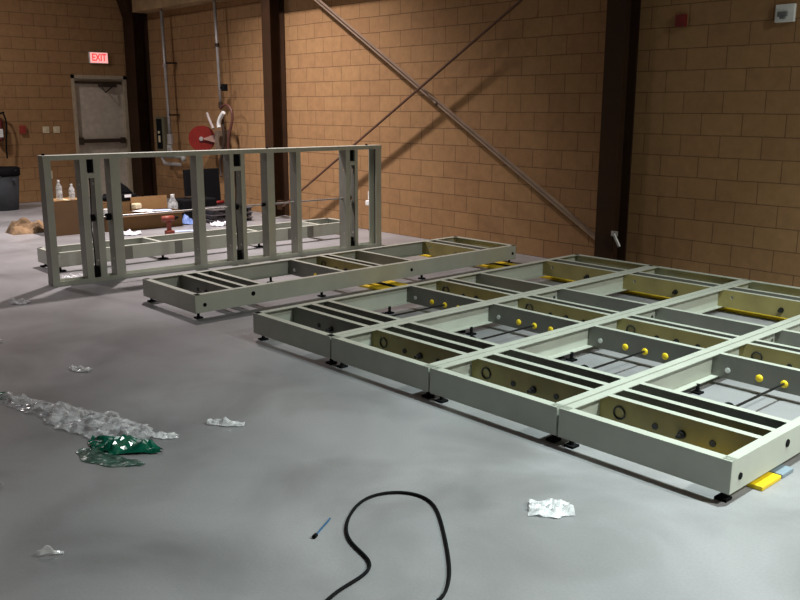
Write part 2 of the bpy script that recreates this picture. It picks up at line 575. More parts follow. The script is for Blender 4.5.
def flat_frame(label, loc, W, L, khaki_first=True, group=None, rz=0, rods=True):
    t = thing('steel_frame', label, 'steel frame', loc, rz, group)
    # front and rear members run across, webs outward
    obj('end_channel', channel(W, FH, 0.052, [], rotm(X, Y, Z, (0, 0, FZ)), flb=0.02), M_PAINT, t)
    obj('end_channel', channel(W, FH, 0.052, [], rotm(-X, -Y, Z, (W, L, FZ))), M_PAINT, t)
    sh = [(0.08, 0.062, 0.017), (0.54, 0.09, 0.020), (2.36, 0.07, 0.017), (3.87, 0.065, 0.017)]
    # right side: web faces +X, flanges reach inward
    obj('side_channel', channel(L - 0.012, FH, 0.050, sh, rotm(Y, -X, Z, (W, 0.006, FZ))), M_PAINT, t)
    shl = [(L - 0.012 - a, b, r) for a, b, r in sh]
    obj('side_channel', channel(L - 0.012, FH, 0.050, shl, rotm(-Y, X, Z, (0, L - 0.006, FZ))), M_PAINT, t)
    for k, yy in enumerate(CROSS):
        kh = yy in (1.89, 3.38) or (yy == 0.35 and khaki_first)
        holes = []
        if yy in (0.35, 1.89): holes = []
        if yy == 3.38: holes = [(0.12, 0.09, 0.014), (0.78, 0.09, 0.014)]
        if yy == 1.54: holes = [(0.78, 0.07, 0.014)]
        fl = 0.042
        bmc = channel(W - 0.012, FH - 0.003, fl, holes, rotm(X, Y, Z, (0.006, yy, FZ + 0.0015)))
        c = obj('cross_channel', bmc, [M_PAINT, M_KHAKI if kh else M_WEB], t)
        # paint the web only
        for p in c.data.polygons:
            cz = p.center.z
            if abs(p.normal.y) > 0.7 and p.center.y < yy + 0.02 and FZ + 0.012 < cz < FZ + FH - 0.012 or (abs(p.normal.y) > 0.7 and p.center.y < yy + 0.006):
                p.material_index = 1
        if kh: c['label'] = 'cross channel with a khaki web'
        if yy in (0.35, 1.89, 3.38):
            bm = bmesh.new()
            bx = 0.485 if yy != 3.38 else 0.54
            tube(bm, (bx, yy - 0.025, FZ + 0.06), (bx, yy, FZ + 0.06), 0.018, 6)
            tube(bm, (bx, yy - 0.050, FZ + 0.06), (bx, yy - 0.025, FZ + 0.06), 0.010, 8)
            tube(bm, (bx, yy - 0.006, FZ + 0.06), (bx, yy, FZ + 0.06), 0.022, 12)
            obj('rod_nut', bm, M_ROD, c)
        if yy in (0.35, 1.89):
            for hx in (0.335, 0.645):
                bm = bmesh.new(); tube(bm, (hx, yy - 0.005, FZ + 0.06), (hx, yy + 0.001, FZ + 0.06), 0.017, 12)
                obj('hole_plug', bm, M_ROD, c, label='small dark hole plug')
        if kh and yy in (0.35, 1.89):
            bm = bmesh.new()
            n = 18
            for i in range(n):
                a0, a1 = 2 * PI * i / n, 2 * PI * (i + 1) / n
                tube(bm, (0.126 + 0.033 * math.cos(a0), yy - 0.004, FZ + 0.075 + 0.033 * math.sin(a0)),
                     (0.126 + 0.033 * math.cos(a1), yy - 0.004, FZ + 0.075 + 0.033 * math.sin(a1)), 0.005, 6)
            obj('grommet', bm, M_ROD, c)
        if yy == 1.54:
            for cx in ((0.31, 0.46, 0.61) if rods else (0.46,)):
                bm = bmesh.new()
                lathe(bm, [(0.023, 0), (0.023, 0.005), (0.016, 0.010), (0.0001, 0.012)], (0, 0, 0), 14)
                bmesh.ops.transform(bm, matrix=Matrix.Translation((cx, yy, FZ + 0.052)) @ Matrix.Rotation(PI / 2, 4, 'X'), verts=bm.verts)
                obj('yellow_cap', bm, M_YEL, c, smooth=True, label='round yellow plastic cap')
            bm = bmesh.new()
            lathe(bm, [(0.017, 0), (0.017, 0.004), (0.0001, 0.005)], (0, 0, 0), 14)
            bmesh.ops.transform(bm, matrix=Matrix.Translation((0.11, yy, FZ + 0.055)) @ Matrix.Rotation(PI / 2, 4, 'X'), verts=bm.verts)
            obj('hole_plug', bm, M_WHITE, c, label='small white hole plug')
    # threaded rod through the front half
    if rods:
        bm = bmesh.new(); tube(bm, (0.46, 0.36, FZ + 0.055), (0.46, 1.53, FZ + 0.055), 0.0075, 8)
        rod = obj('threaded_rod', bm, M_ROD, t)
        bm = bmesh.new()
        tube(bm, (0.46, 0.74, FZ + 0.055), (0.46, 0.86, FZ + 0.055), 0.030, 12)
        tube(bm, (0.46, 0.86, FZ + 0.055), (0.46, 0.875, FZ + 0.055), 0.042, 14)
        obj('coupling', bm, M_BLACK, rod)
    # feet
    for fx, fy in ((0.05, 0.05), (W - 0.05, 0.05), (0.05, 1.30), (W - 0.05, 1.30), (0.05, 2.55), (W - 0.05, 2.55), (0.05, L - 0.05), (W - 0.05, L - 0.05)):
        bm = bmesh.new()
        box(bm, fx - 0.028, fx + 0.028, fy - 0.028, fy + 0.028, 0, 0.012)
        tube(bm, (fx, fy, 0.012), (fx, fy, FZ + 0.006), 0.012, 8)
        obj('levelling_foot', bm, M_BLACK, t)
    for yy, zz, r in sh:
        bm = bmesh.new(); tube(bm, (W - 0.02, yy + 0.006, FZ + zz), (W + 0.004, yy + 0.006, FZ + zz), r * 0.95, 12)
        obj('dark_hole_disc', bm, M_BLACK, t, label='black disc standing for a dark hole')  # black disc puts the darkness of the side hole into colour
    return t


GX, GY, GS = -5.282, 3.361, 0.9264
W1 = 0.913
LABELS = ['flat grey-green steel frame at the left edge of the joined block of four',
          'flat grey-green steel frame second from the left in the joined block of four',
          'flat grey-green steel frame second from the right in the joined block of four',
          'nearest flat grey-green steel frame, at the right edge of the joined block']
first = None
for i in range(4):
    loc = (GX + i * GS, GY + 0.0026 * i, 0)
    if i == 0:
        flat_frame(LABELS[0], loc, W1, 3.94, khaki_first=False, group='flat steel frames joined side by side', rz=0.0027)
    elif i == 1:
        first = flat_frame(LABELS[1], loc, W1, 3.94, group='flat steel frames joined side by side', rz=0.0027)
    else:
        dup(first, loc, 0.0027, LABELS[i])
lone = flat_frame('flat grey-green steel frame lying alone between the standing frame and the joined block', (-7.015, 3.345, 0), 0.92, 3.93, khaki_first=False, rz=-0.004, rods=False)

# low narrow frame on the floor behind the standing frame
t = thing('steel_frame', 'narrow flat steel frame on the floor behind the standing frame', 'steel frame', (-9.36, 3.29, 0))
W, L = 0.50, 3.92
obj('end_channel', channel(W, FH, 0.05, [], rotm(X, Y, Z, (0, 0, FZ))), M_PAINT, t)
obj('end_channel', channel(W, FH, 0.05, [], rotm(-X, -Y, Z, (W, L, FZ))), M_PAINT, t)
obj('side_channel', channel(L - 0.012, FH, 0.045, [], rotm(Y, -X, Z, (W, 0.006, FZ))), M_PAINT, t)
obj('side_channel', channel(L - 0.012, FH, 0.045, [], rotm(-Y, X, Z, (0, L - 0.006, FZ))), M_PAINT, t)
for yy in (1.18, 2.46, 3.40):
    obj('cross_channel', channel(W - 0.012, FH - 0.003, 0.042, [], rotm(X, Y, Z, (0.006, yy, FZ + 0.0015))), M_PAINT, t)
for yy in (0.75, 1.35, 2.9, 3.2):
    bm = bmesh.new(); box(bm, W, W + 0.006, yy, yy + 0.09, FZ + 0.004, FZ + FH - 0.006); obj('post_shade_strip', bm, M_WEB, t)  # dark strips drawn as shade of the standing posts on the side face
for fx in (0.05, W - 0.05):
    for fy in (0.06, 1.22, 2.5, L - 0.06):
        bm = bmesh.new(); box(bm, fx - 0.035, fx + 0.035, fy - 0.05, fy + 0.05, 0, 0.014); tube(bm, (fx, fy, 0.014), (fx, fy, FZ + 0.006), 0.014, 8)
        obj('levelling_foot', bm, M_BLACK, t)

# ---------------------------------------------------------------- standing frame
SW, SL, SH = 0.145, 3.985, 1.232
t = thing('standing_steel_frame', 'tall open grey-green steel frame standing upright on its long edge', 'steel frame', (-8.146, 2.9555, 0), -0.0437)
# local: x 0 = front face (towards +X), body reaches to -x
b1 = channel(SL, SW, 0.045, [], rotm(Y, -Z, -X, (0, 0.03, SH)))       # top: web up, flanges down
obj('top_channel', b1, M_PAINT, t)
b1 = channel(SL, SW, 0.045, [], rotm(Y, Z, -X, (0, 0.03, 0.0)))
obj('bottom_channel', b1, M_PAINT, t)
posts = [  # (y of web, flange width)
    (0.032, 0.065, 1), (0.365, 0.065, 1), (0.495, 0.065, 1), (0.655, 0.095, 1), (1.565, 0.08, 1), (1.955, 0.045, 1), (2.085, 0.05, 1),
    (2.41, 0.09, 1), (2.79, 0.06, 1), (3.48, 0.06, 1), (3.61, 0.045, 1), (4.012, 0.085, -1)]
for yy, fl, s in posts:
    hs = [(0.60, 0.075, 0.018), (0.20, 0.05, 0.010), (0.95, 0.05, 0.010)] if 0.1 < yy < 3.9 else []
    # channel length along z; web normal -Y (faces the viewer's left), flanges reach +Y
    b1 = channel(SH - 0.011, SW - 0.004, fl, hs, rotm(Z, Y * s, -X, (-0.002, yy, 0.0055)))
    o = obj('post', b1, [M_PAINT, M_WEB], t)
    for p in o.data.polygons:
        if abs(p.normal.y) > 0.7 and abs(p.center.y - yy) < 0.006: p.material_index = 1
for y0, y1 in ((0.43, 0.495), (2.0, 2.085), (3.54, 3.61)):
    bm = bmesh.new(); box(bm, -0.012, 0.0, y0 - 0.02, y1 + 0.03, 1.01, 1.055); obj('spacer_plate', bm, M_PAINT, t)
    bm = bmesh.new(); box(bm, -0.10, -0.03, y0 - 0.03, y1 - 0.004, 1.06, 1.20); obj('dark_hole_fill', bm, M_BLACK, t)  # black block stands in for the dark hole above the spacer plate
bm = bmesh.new(); tube(bm, (-0.075, 0.46, 0.62), (-0.075, 3.60, 0.62), 0.009, 8); rod = obj('threaded_rod', bm, M_RODL, t, label='thin pale threaded rod')
for yy in (0.475, 0.64, 2.055, 2.40, 3.575):
    bm = bmesh.new(); tube(bm, (-0.075, yy - 0.03, 0.62), (-0.075, yy + 0.015, 0.62), 0.036 if yy != 2.40 else 0.022, 10); obj('rod_nut', bm, M_BLACK, rod)
for yy in (0.46, 2.04, 3.57):
    pipe_curve('hose', [(-0.06, yy, 0.08), (-0.05, yy + 0.01, 0.3), (-0.07, yy - 0.01, 0.5), (-0.05, yy, 0.7), (-0.06, yy + 0.015, 0.95), (-0.06, yy, 1.15)], 0.006, M_BLACK, t)
    bm = bmesh.new(); box(bm, -0.09, -0.02, yy - 0.02, yy + 0.03, 0.008, 0.15); obj('foot_block', bm, M_BLACK, t)
for yy in (0.06, 2.46, 3.84):
    bm = bmesh.new(); tube(bm, (-0.075, yy, SH), (-0.075, yy, SH + 0.018), 0.014, 8); obj('bolt_head', bm, M_BLACK, t)

# ---------------------------------------------------------------- yellow strips under the frames
def strip(x0, x1, y0, y1, label, planks):
    t = thing('yellow_skid', label, 'skid', ((x0 + x1) / 2, (y0 + y1) / 2, 0))
    for a, b_, m, nm in planks:
        bm = bmesh.new(); box(bm, (x0 - x1) / 2, (x1 - x0) / 2, a, b_, 0, 0.022)
        obj(nm, bm, m, t, bevel=0.004)
    return t


strip(-7.75, -4.3, 5.17, 5.55, 'shade-striped yellow floor skid sticking out under the lone frame, nearer one',
      [(-0.18, -0.03, M_YEL2, 'yellow_plank'), (-0.03, 0.05, M_BLACK, 'shade_gap_strip'), (0.05, 0.18, M_YEL2, 'yellow_plank')])  # dark middle strip stands in for shade between the yellow planks
strip(-7.75, -2.2, 6.82, 7.16, 'shade-striped yellow floor skid running under the far bays of the frames',
      [(-0.16, -0.03, M_YEL2, 'yellow_plank'), (-0.03, 0.06, M_BLACK, 'shade_gap_strip'), (0.06, 0.17, M_YEL2, 'yellow_plank')])  # middle strip again draws the shaded gap in black
strip(-2.0, -1.558, 3.62, 3.96, 'short yellow skid poking out under the right side of the nearest frame',
      [(-0.17, 0.02, M_YEL2, 'yellow_plank'), (0.03, 0.15, M_STAINB, 'grey_plank')])


# ---------------------------------------------------------------- plastic film, cord, pen
def film(name, label, center, widths, material, hgt=0.03, seed=0, nu=60, nv=14, cat='plastic film', group=None, freq=9.0, parent=None):
    """crumpled sheet along a centreline given as world (x, y) points"""
    bm = bmesh.new()
    pts = [Vector((x, y, 0)) for x, y in center]
    c0 = sum(pts, Vector()) / len(pts)
    segs = len(pts) - 1
    grid = []
    for i in range(nu + 1):
        tt = i / nu * segs
        k = min(int(tt), segs - 1); f = tt - k
        p = pts[k].lerp(pts[k + 1], f)
        wd = widths[k] * (1 - f) + widths[k + 1] * f
        dr_ = (pts[min(k + 1, segs)] - pts[k]).normalized()
        if f > 0.5 and k + 2 <= segs:
            dr_ = dr_.lerp((pts[k + 2] - pts[k + 1]).normalized(), f - 0.5).normalized()
        nn = Vector((-dr_.y, dr_.x, 0))
        row = []
        for j in range(nv + 1):
            v = (j / nv - 0.5)
            edge = 1 + 0.25 * noise.noise(Vector((i * 0.25, seed, 0 if v < 0 else 9)))
            q = p + nn * (v * wd * edge)
            h = abs(noise.noise(Vector((q.x * freq, q.y * freq, seed)))) * 1.3 + abs(noise.noise(Vector((q.x * freq * 2.3, q.y * freq * 2.3, seed + 4)))) * 0.7
            fall = max(0.0, 1 - abs(v * 2) ** 3)
            z = 0.003 + hgt * h * (0.25 + 0.75 * fall)
            q = q + Vector((noise.noise(q * freq * 1.5), noise.noise(q * freq * 1.5 + Vector((7, 3, 1))), 0)) * 0.012
            row.append(bm.verts.new((q.x - c0.x, q.y - c0.y, z)))
        grid.append(row)
    for i in range(nu):
        for j in range(nv):
            bm.faces.new((grid[i][j], grid[i + 1][j], grid[i + 1][j + 1], grid[i][j + 1]))
    o = obj(name, bm, material, parent)
    if parent is None:
        o.location = (c0.x, c0.y, 0)
        tag(o, label, cat, group)
    else:
        o.location = Vector((c0.x, c0.y, 0)) - parent.location
    md = o.modifiers.new('thickness', 'SOLIDIFY'); md.thickness = 0.0012
    return o


film('plastic_film', 'long twisted strip of clear plastic film on the floor at left', [(-5.45, 1.38), (-5.0, 1.57), (-4.7, 1.66), (-4.4, 1.74), (-4.1, 1.80), (-3.92, 1.84)],
     [0.16, 0.13, 0.19, 0.31, 0.30, 0.10], M_FILM, 0.06, 2.3, 90, 18)
film('green_film', 'crumpled green plastic film at the right end of the clear film strip', [(-4.14, 1.64), (-4.02, 1.69), (-3.92, 1.74), (-3.76, 1.84)], [0.05, 0.20, 0.19, 0.03], M_GREEN, 0.06, 5.1, 30, 12)
film('pale_green_film', 'thin see-through green film flap below the crumpled green film', [(-4.06, 1.55), (-3.93, 1.575), (-3.80, 1.62), (-3.68, 1.70)], [0.08, 0.16, 0.13, 0.03], M_GREENL, 0.02, 6.6, 26, 10)
film('green_film', 'small green film scrap cut off by the left photo edge', [(-5.24, 1.50), (-5.14, 1.56)], [0.10, 0.07], M_GREEN, 0.03, 8.1, 10, 6)
for lb, c, wd, sd in (('white plastic scrap on the floor above the long film strip', [(-5.47, 2.06), (-5.38, 2.09), (-5.32, 2.14)], [0.03, 0.09, 0.07], 1.7),
                      ('small clear film scrap just above the green film', [(-4.05, 1.88), (-3.96, 1.94), (-3.90, 2.00)], [0.03, 0.08, 0.06], 3.9),
                      ('clear film scrap alone in the middle of the open floor', [(-3.97, 2.22), (-3.88, 2.28), (-3.81, 2.35)], [0.05, 0.06, 0.05], 6.2),
                      ('white plastic scrap on the floor in front of the nearest frame, near the cord', [(-2.15, 2.71), (-2.08, 2.77), (-2.02, 2.84)], [0.13, 0.16, 0.13], 9.4),
                      ('white scrap at the left photo edge below the film strip', [(-3.94, 1.08), (-3.88, 1.11)], [0.05, 0.04], 12.2),
                      ('thin pale splinter near the lower left corner of the floor', [(-3.14, 1.00), (-3.10, 1.09)], [0.006, 0.010], 14.5),
                      ('white scrap beside the left end of the standing frame', [(-7.75, 2.46), (-7.66, 2.50), (-7.60, 2.56)], [0.06, 0.12, 0.08], 16.5),
                      ('tiny white scrap at the left photo edge above the film strip', [(-6.47, 1.92), (-6.41, 1.94)], [0.05, 0.04], 18.5),
                      ('clear scrap on the floor just behind the left post of the standing frame', [(-8.55, 3.22), (-8.50, 3.34), (-8.48, 3.45)], [0.08, 0.12, 0.05], 21.5)):
    film('film_scrap', lb, c, wd, M_FILMB, 0.035, sd, 18, 10, cat='plastic scrap', freq=16)

cord = [(-2.10, 1.50), (-2.17, 1.64), (-2.19, 1.74), (-2.20, 1.84), (-2.235, 1.90), (-2.30, 1.93), (-2.43, 1.95), (-2.53, 2.01), (-2.62, 2.11), (-2.685, 2.23), (-2.68, 2.33),
        (-2.63, 2.41), (-2.54, 2.455), (-2.43, 2.43), (-2.30, 2.335), (-2.17, 2.23), (-2.03, 2.11), (-1.93, 2.00), (-1.88, 1.90), (-1.9, 1.7)]
o = pipe_curve('cable', [(x, y, 0.008) for x, y in cord], 0.0065, M_BLACK)
tag(o, 'black electrical cable looping across the bare floor in the foreground', 'cable')
t = thing('marker_pen', 'thin dark blue pen lying left of the black cable', 'pen', (-2.595, 1.945, 0))
bm = bmesh.new(); tube(bm, (0.03, -0.055, 0.006), (-0.045, 0.075, 0.006), 0.0035, 8); obj('barrel', bm, mat('blue_pen', (0.02, 0.10, 0.22), 0.4), t)
bm = bmesh.new(); tube(bm, (0.042, -0.075, 0.009), (0.03, -0.055, 0.006), 0.009, 8); obj('pen_cap', bm, M_BLACK, t)

# ---------------------------------------------------------------- things on the walls
t = thing('exit_sign', 'lit red and white EXIT sign on the wall above the door', 'exit sign', (XL, 6.985, 2.55))
bm = bmesh.new(); box(bm, 0.0, 0.05, -0.175, 0.175, -0.10, 0.10); obj('housing', bm, M_WHITE, t, bevel=0.006)
bm = bmesh.new(); box(bm, 0.05, 0.054, -0.165, 0.165, -0.09, 0.09); obj('sign_face', bm, emit('exit_face', (1.0, 0.42, 0.40), 0.75), t)
fc = bpy.data.curves.new('lettering', 'FONT'); fc.body = 'EXIT'; fc.size = 0.185; fc.align_x = 'CENTER'; fc.align_y = 'CENTER'; fc.extrude = 0.002; fc.offset = 0.003
fc.materials.append(emit('exit_letters', (1.0, 0.03, 0.03), 0.9))
fo = bpy.data.objects.new('lettering_text', fc); COL.objects.link(fo); fo = to_mesh_object(fo, 'lettering', t)
for p in fo.data.polygons: p.use_smooth = False
fo.location = (0.056, 0, 0); fo.rotation_euler = (PI / 2, 0, PI / 2)
fo.scale = (0.72, 0.95, 1)


def plate(name, label, cat, loc, w_, h_, m, face='L', d=0.012, extra=None, group=None):
    t = thing(name, label, cat, loc, group=group)
    bm = bmesh.new()
    if face == 'L': box(bm, 0, d, -w_ / 2, w_ / 2, -h_ / 2, h_ / 2)
    else: box(bm, -w_ / 2, w_ / 2, -d, 0, -h_ / 2, h_ / 2)
    obj('cover_plate', bm, m, t, bevel=0.003)
    bm = bmesh.new()
    if face == 'L': box(bm, d, d + 0.008, -w_ / 7, w_ / 7, -h_ / 5, h_ / 5)
    else: box(bm, -w_ / 7, w_ / 7, -d - 0.008, -d, -h_ / 5, h_ / 5)
    obj(extra or 'toggle', bm, m, t, bevel=0.002)
    return t


plate('switch_plate', 'cream switch plate on the left wall, farther from the door', 'switch', (XL, 5.93, 1.27), 0.115, 0.115, M_CREAM)
plate('switch_plate', 'cream switch plate on the left wall, nearer the door', 'switch', (XL, 6.12, 1.27), 0.115, 0.115, M_CREAM)
plate('fire_pull', 'small dark red fire alarm pull box left of the switches', 'fire alarm', (XL, 5.52, 1.28), 0.10, 0.14, mat('dull_red', (0.28, 0.03, 0.02), 0.5), d=0.05, extra='handle')
plate('outlet_plate', 'cream outlet plate low on the left wall behind the standing frame', 'outlet', (XL, 5.93, 0.47), 0.10, 0.14, M_CREAM, extra='socket')
t = plate('fire_alarm_box', 'small red box high on the block wall right of the right column', 'alarm box', (-4.56, YB, 2.49), 0.10, 0.11, mat('deep_red', (0.16, 0.012, 0.01), 0.5), face='B', d=0.05, extra='button')
t = thing('alarm_strobe', 'white square alarm strobe high on the wall at the right photo edge', 'alarm', (-3.565, YB, 2.485))
bm = bmesh.new(); box(bm, -0.085, 0.085, -0.035, 0, -0.075, 0.075); obj('housing', bm, M_WHITE, t, bevel=0.006)
bm = bmesh.new(); box(bm, -0.055, 0.03, -0.062, -0.035, -0.03, 0.012); box(bm, -0.03, 0.015, -0.07, -0.035, -0.05, -0.03)
obj('strobe_lens', bm, mat('grey_lens', (0.16, 0.17, 0.17), 0.3), t, bevel=0.006)
t = thing('power_outlet', 'white outlet with a plug on the block wall beside the standing frame', 'outlet', (-9.12, YB, 0.43))
bm = bmesh.new(); box(bm, -0.06, 0.06, -0.03, 0, 0.0, 0.11); obj('cover_plate', bm, M_WHITE, t, bevel=0.004)
bm = bmesh.new(); box(bm, -0.06, 0.03, -0.08, -0.01, -0.08, -0.01); obj('plug', bm, M_WHITE, t, bevel=0.01)
pipe_curve('cord', [(0.0, -0.04, -0.06), (0.03, -0.03, -0.15), (0.04, -0.02, -0.3), (0.02, -0.03, -0.40), (-0.03, -0.05, -0.42)], 0.010, M_DARKM, t)
t = thing('column_bracket', 'small white bracket low on the right steel column', 'bracket', (-4.95, 7.528, 0.35))
bm = bmesh.new(); tube(bm, (-0.04, -0.025, 0.07), (0.03, -0.02, -0.05), 0.016, 8); box(bm, -0.075, -0.01, -0.025, 0.0, 0.05, 0.10)
obj('bracket_arm', bm, M_PIPE, t)

# riser pipes behind the standing frame
t = thing('riser_pipe', 'grey conduit pipe dropping down the wall beside the corner column', 'pipe', (-14.5, 7.6, 0))
bm = bmesh.new(); tube(bm, (-0.045, 0, 3.345), (0.03, 0, 1.18), 0.030, 12); obj('pipe', bm, M_PIPE, t, smooth=True)
bm = bmesh.new(); tube(bm, (0.03, 0, 1.20), (0.03, 0, 1.02), 0.055, 12)
obj('coupling', bm, M_PIPE, t)
bm = bmesh.new(); tube(bm, (-0.015, 0, 2.42), (-0.013, 0, 2.36), 0.042, 12)
obj('coupling', bm, M_PIPE, t)
for zz in (2.42, 1.52):
    bm = bmesh.new(); box(bm, -0.04, 0.06, -0.01, 0.19, zz, zz + 0.03); obj('pipe_clamp', bm, M_DARKM, t)
t = thing('valve_manifold', 'grey pipe valve cluster at the foot of the riser near the corner', 'valve', (-14.38, 7.55, 0.84))
bm = bmesh.new()
tube(bm, (-0.45, 0, -0.03), (0.45, 0, -0.01), 0.045, 12); tube(bm, (-0.09, 0.03, -0.03), (-0.09, 0.03, 0.17), 0.05, 12)
tube(bm, (0.45, 0, -0.01), (0.45, 0, -0.10), 0.045, 12)
obj('valve_body', bm, mat('pale_grey_paint', (0.24, 0.25, 0.23), 0.5), t, smooth=True)
bm = bmesh.new(); tube(bm, (0.15, -0.08, 0.06), (0.15, -0.11, 0.06), 0.08, 14); tube(bm, (0.15, -0.08, 0.06), (0.15, 0.0, 0.0), 0.015, 8); obj('hand_wheel', bm, M_PIPE, t)
bm = bmesh.new(); tube(bm, (-0.35, 0, -0.05), (-0.2, -0.02, -0.17), 0.03, 10); tube(bm, (-0.2, -0.02, -0.17), (0.35, 0, -0.16), 0.03, 10); obj('drain_pipe', bm, M_PIPE, t)
t = thing('control_box', 'dark narrow control box on the wall next to the corner column', 'control box', (-14.98, YB, 1.2))
bm = bmesh.new(); box(bm, -0.15, 0.17, -0.14, 0, -0.32, 0.30); obj('enclosure', bm, mat('box_olive', (0.13, 0.12, 0.075), 0.5), t, bevel=0.008)
bm = bmesh.new(); box(bm, -0.09, 0.10, -0.155, -0.14, -0.28, 0.26); obj('box_door', bm, M_BLACK, t, bevel=0.006)
bm = bmesh.new(); box(bm, -0.01, 0.04, -0.17, -0.155, 0.0, 0.04); box(bm, 0.0, 0.05, -0.17, -0.155, -0.16, -0.04); obj('latch', bm, M_CREAM, t)

t = thing('drop_pipe', 'grey conduit pipe dropping to the hose reel left of the middle column', 'pipe', (-12.72, 7.6, 0))
bm = bmesh.new(); tube(bm, (-0.035, 0, 3.345), (0.03, 0, 1.72), 0.026, 12); obj('pipe', bm, M_PIPE, t, smooth=True)
bm = bmesh.new(); tube(bm, (-0.004, 0, 2.68), (-0.003, 0, 2.63), 0.038, 12); obj('coupling', bm, M_DARKM, t)
bm = bmesh.new(); tube(bm, (0.03, 0, 1.75), (0.03, 0, 1.66), 0.04, 12); obj('coupling', bm, M_DARKM, t)
bm = bmesh.new(); box(bm, 0.09, 0.17, -0.02, 0.06, 1.93, 2.04); tube(bm, (0.03, 0, 1.98), (0.1, 0.02, 1.98), 0.015, 8); obj('junction_box', bm, M_BLACK, t, bevel=0.005)
t = thing('hose_reel', 'red hose reel on the wall behind the top bar of the standing frame', 'hose reel', (-13.08, 7.45, 1.16))
ax = Vector((0.78, -0.62, 0.0))
R = ax.to_track_quat('Z', 'Y').to_matrix().to_4x4()
for k, (z0, z1, rr, mm, nm) in enumerate(((0.055, 0.07, 0.212, M_RED, 'reel_disc'), (-0.07, -0.055, 0.212, M_RED, 'reel_disc'), (-0.055, 0.055, 0.15, M_BLACK, 'wound_hose'))):
    bm = bmesh.new(); lathe(bm, [(rr, z0), (rr, z1)], (0, 0, 0), 36); bmesh.ops.transform(bm, matrix=R, verts=bm.verts); obj(nm, bm, mm, t)
bm = bmesh.new(); tube(bm, ax * 0.07, ax * 0.10, 0.035, 12); obj('hub', bm, M_PIPE, t)
bm = bmesh.new(); prism(bm, [(0.02, 0.0), (0.36, 0.12), (0.36, -0.10)], 0.105, 0.115, Matrix.Identity(4))
sidev = Vector((0.62, 0.78, 0))
m4 = Matrix((sidev, Z, ax)).transposed().to_4x4()
bmesh.ops.transform(bm, matrix=m4, verts=bm.verts); obj('side_arm', bm, mat('arm_grey_red', (0.30, 0.18, 0.15), 0.5), t)
bm = bmesh.new(); box(bm, 0.24, 0.34, 0.10, 0.34, -0.20, 0.14); obj('wall_bracket', bm, mat('bracket_grey', (0.16, 0.12, 0.09), 0.5), t, bevel=0.006)
t = thing('hose_bundle', 'coiled dark hose with a pale nozzle hanging below the drop pipe', 'hose', (-12.45, 7.55, 1.45))
pipe_curve('hose', [(-0.20, 0.02, 0.20), (0.0, -0.02, 0.30), (0.18, 0, 0.22), (0.20, 0, 0.02), (0.10, -0.03, -0.20), (0.02, 0, -0.45), (-0.05, 0, -0.80), (0.08, 0, -0.95)], 0.022, mat('brown_hose', (0.10, 0.035, 0.025), 0.5), t)
pipe_curve('hose', [(-0.15, 0.02, 0.16), (-0.10, -0.02, -0.05), (-0.05, 0, -0.25), (-0.15, -0.02, -0.55), (-0.28, 0, -0.72), (-0.20, -0.02, -0.9)], 0.025, M_DARKM, t)
pipe_curve('nozzle', [(0.02, -0.06, 0.14), (-0.08, -0.07, 0.06), (-0.15, -0.07, -0.02), (-0.12, -0.07, -0.10)], 0.034, M_WHITE, t)
pipe_curve('lever', [(-0.30, -0.07, -0.12), (-0.42, -0.07, 0.02), (-0.48, -0.07, 0.13)], 0.024, mat('lever_grey', (0.35, 0.30, 0.28), 0.5), t)

# ---------------------------------------------------------------- clutter at the far left
t = thing('trash_can', 'grey plastic trash can with a black liner at the left photo edge', 'trash can', (-15.05, 4.81, 0))
bm = bmesh.new(); lathe(bm, [(0.235, 0.0), (0.27, 0.40), (0.285, 0.62), (0.30, 0.66), (0.27, 0.66), (0.24, 0.1), (0.0001, 0.08)], (0, 0, 0), 28); obj('bin', bm, M_TRASH, t, smooth=True)
bm = bmesh.new(); lathe(bm, [(0.292, 0.56), (0.303, 0.60), (0.306, 0.69), (0.28, 0.70), (0.26, 0.62), (0.25, 0.3)], (0, 0, 0), 28)
for v in bm.verts: v.co += Vector((1, 1, 1)) * 0.012 * noise.noise(v.co * 14)
obj('bin_liner', bm, M_BLACK, t, smooth=True)
for a in (0.4, 3.5):
    bm = bmesh.new(); tube(bm, (0.28 * math.cos(a), 0.28 * math.sin(a), 0.5), (0.33 * math.cos(a), 0.33 * math.sin(a), 0.5), 0.03, 8)
    obj('handle', bm, M_TRASH, t)
t = thing('fire_extinguisher', 'slim dark red and white extinguisher hanging on the left wall at the photo edge', 'fire extinguisher', (XL + 0.10, 5.10, 1.1))
bm = bmesh.new(); lathe(bm, [(0.06, 0), (0.07, 0.03), (0.07, 0.33), (0.03, 0.40), (0.025, 0.44)], (0, 0, 0), 18); obj('cylinder', bm, mat('dark_red', (0.12, 0.02, 0.02), 0.4), t, smooth=True)
bm = bmesh.new(); box(bm, 0.055, 0.075, -0.03, 0.035, 0.06, 0.20); obj('paper_tag', bm, M_WHITE, t)
bm = bmesh.new(); tube(bm, (-0.02, 0.02, 0.45), (0.05, 0.09, 0.48), 0.015, 8); tube(bm, (0, 0, 0.42), (0, 0, 0.49), 0.025, 8); box(bm, -0.10, -0.06, -0.03, 0.03, 0.1, 0.4); obj('valve_head', bm, M_BLACK, t)
pipe_curve('hose', [(0.04, 0.07, 0.47), (0.08, 0.12, 0.35), (0.08, 0.08, 0.1), (0.07, 0.06, -0.15), (0.06, 0.07, -0.3)], 0.014, M_BLACK, t)


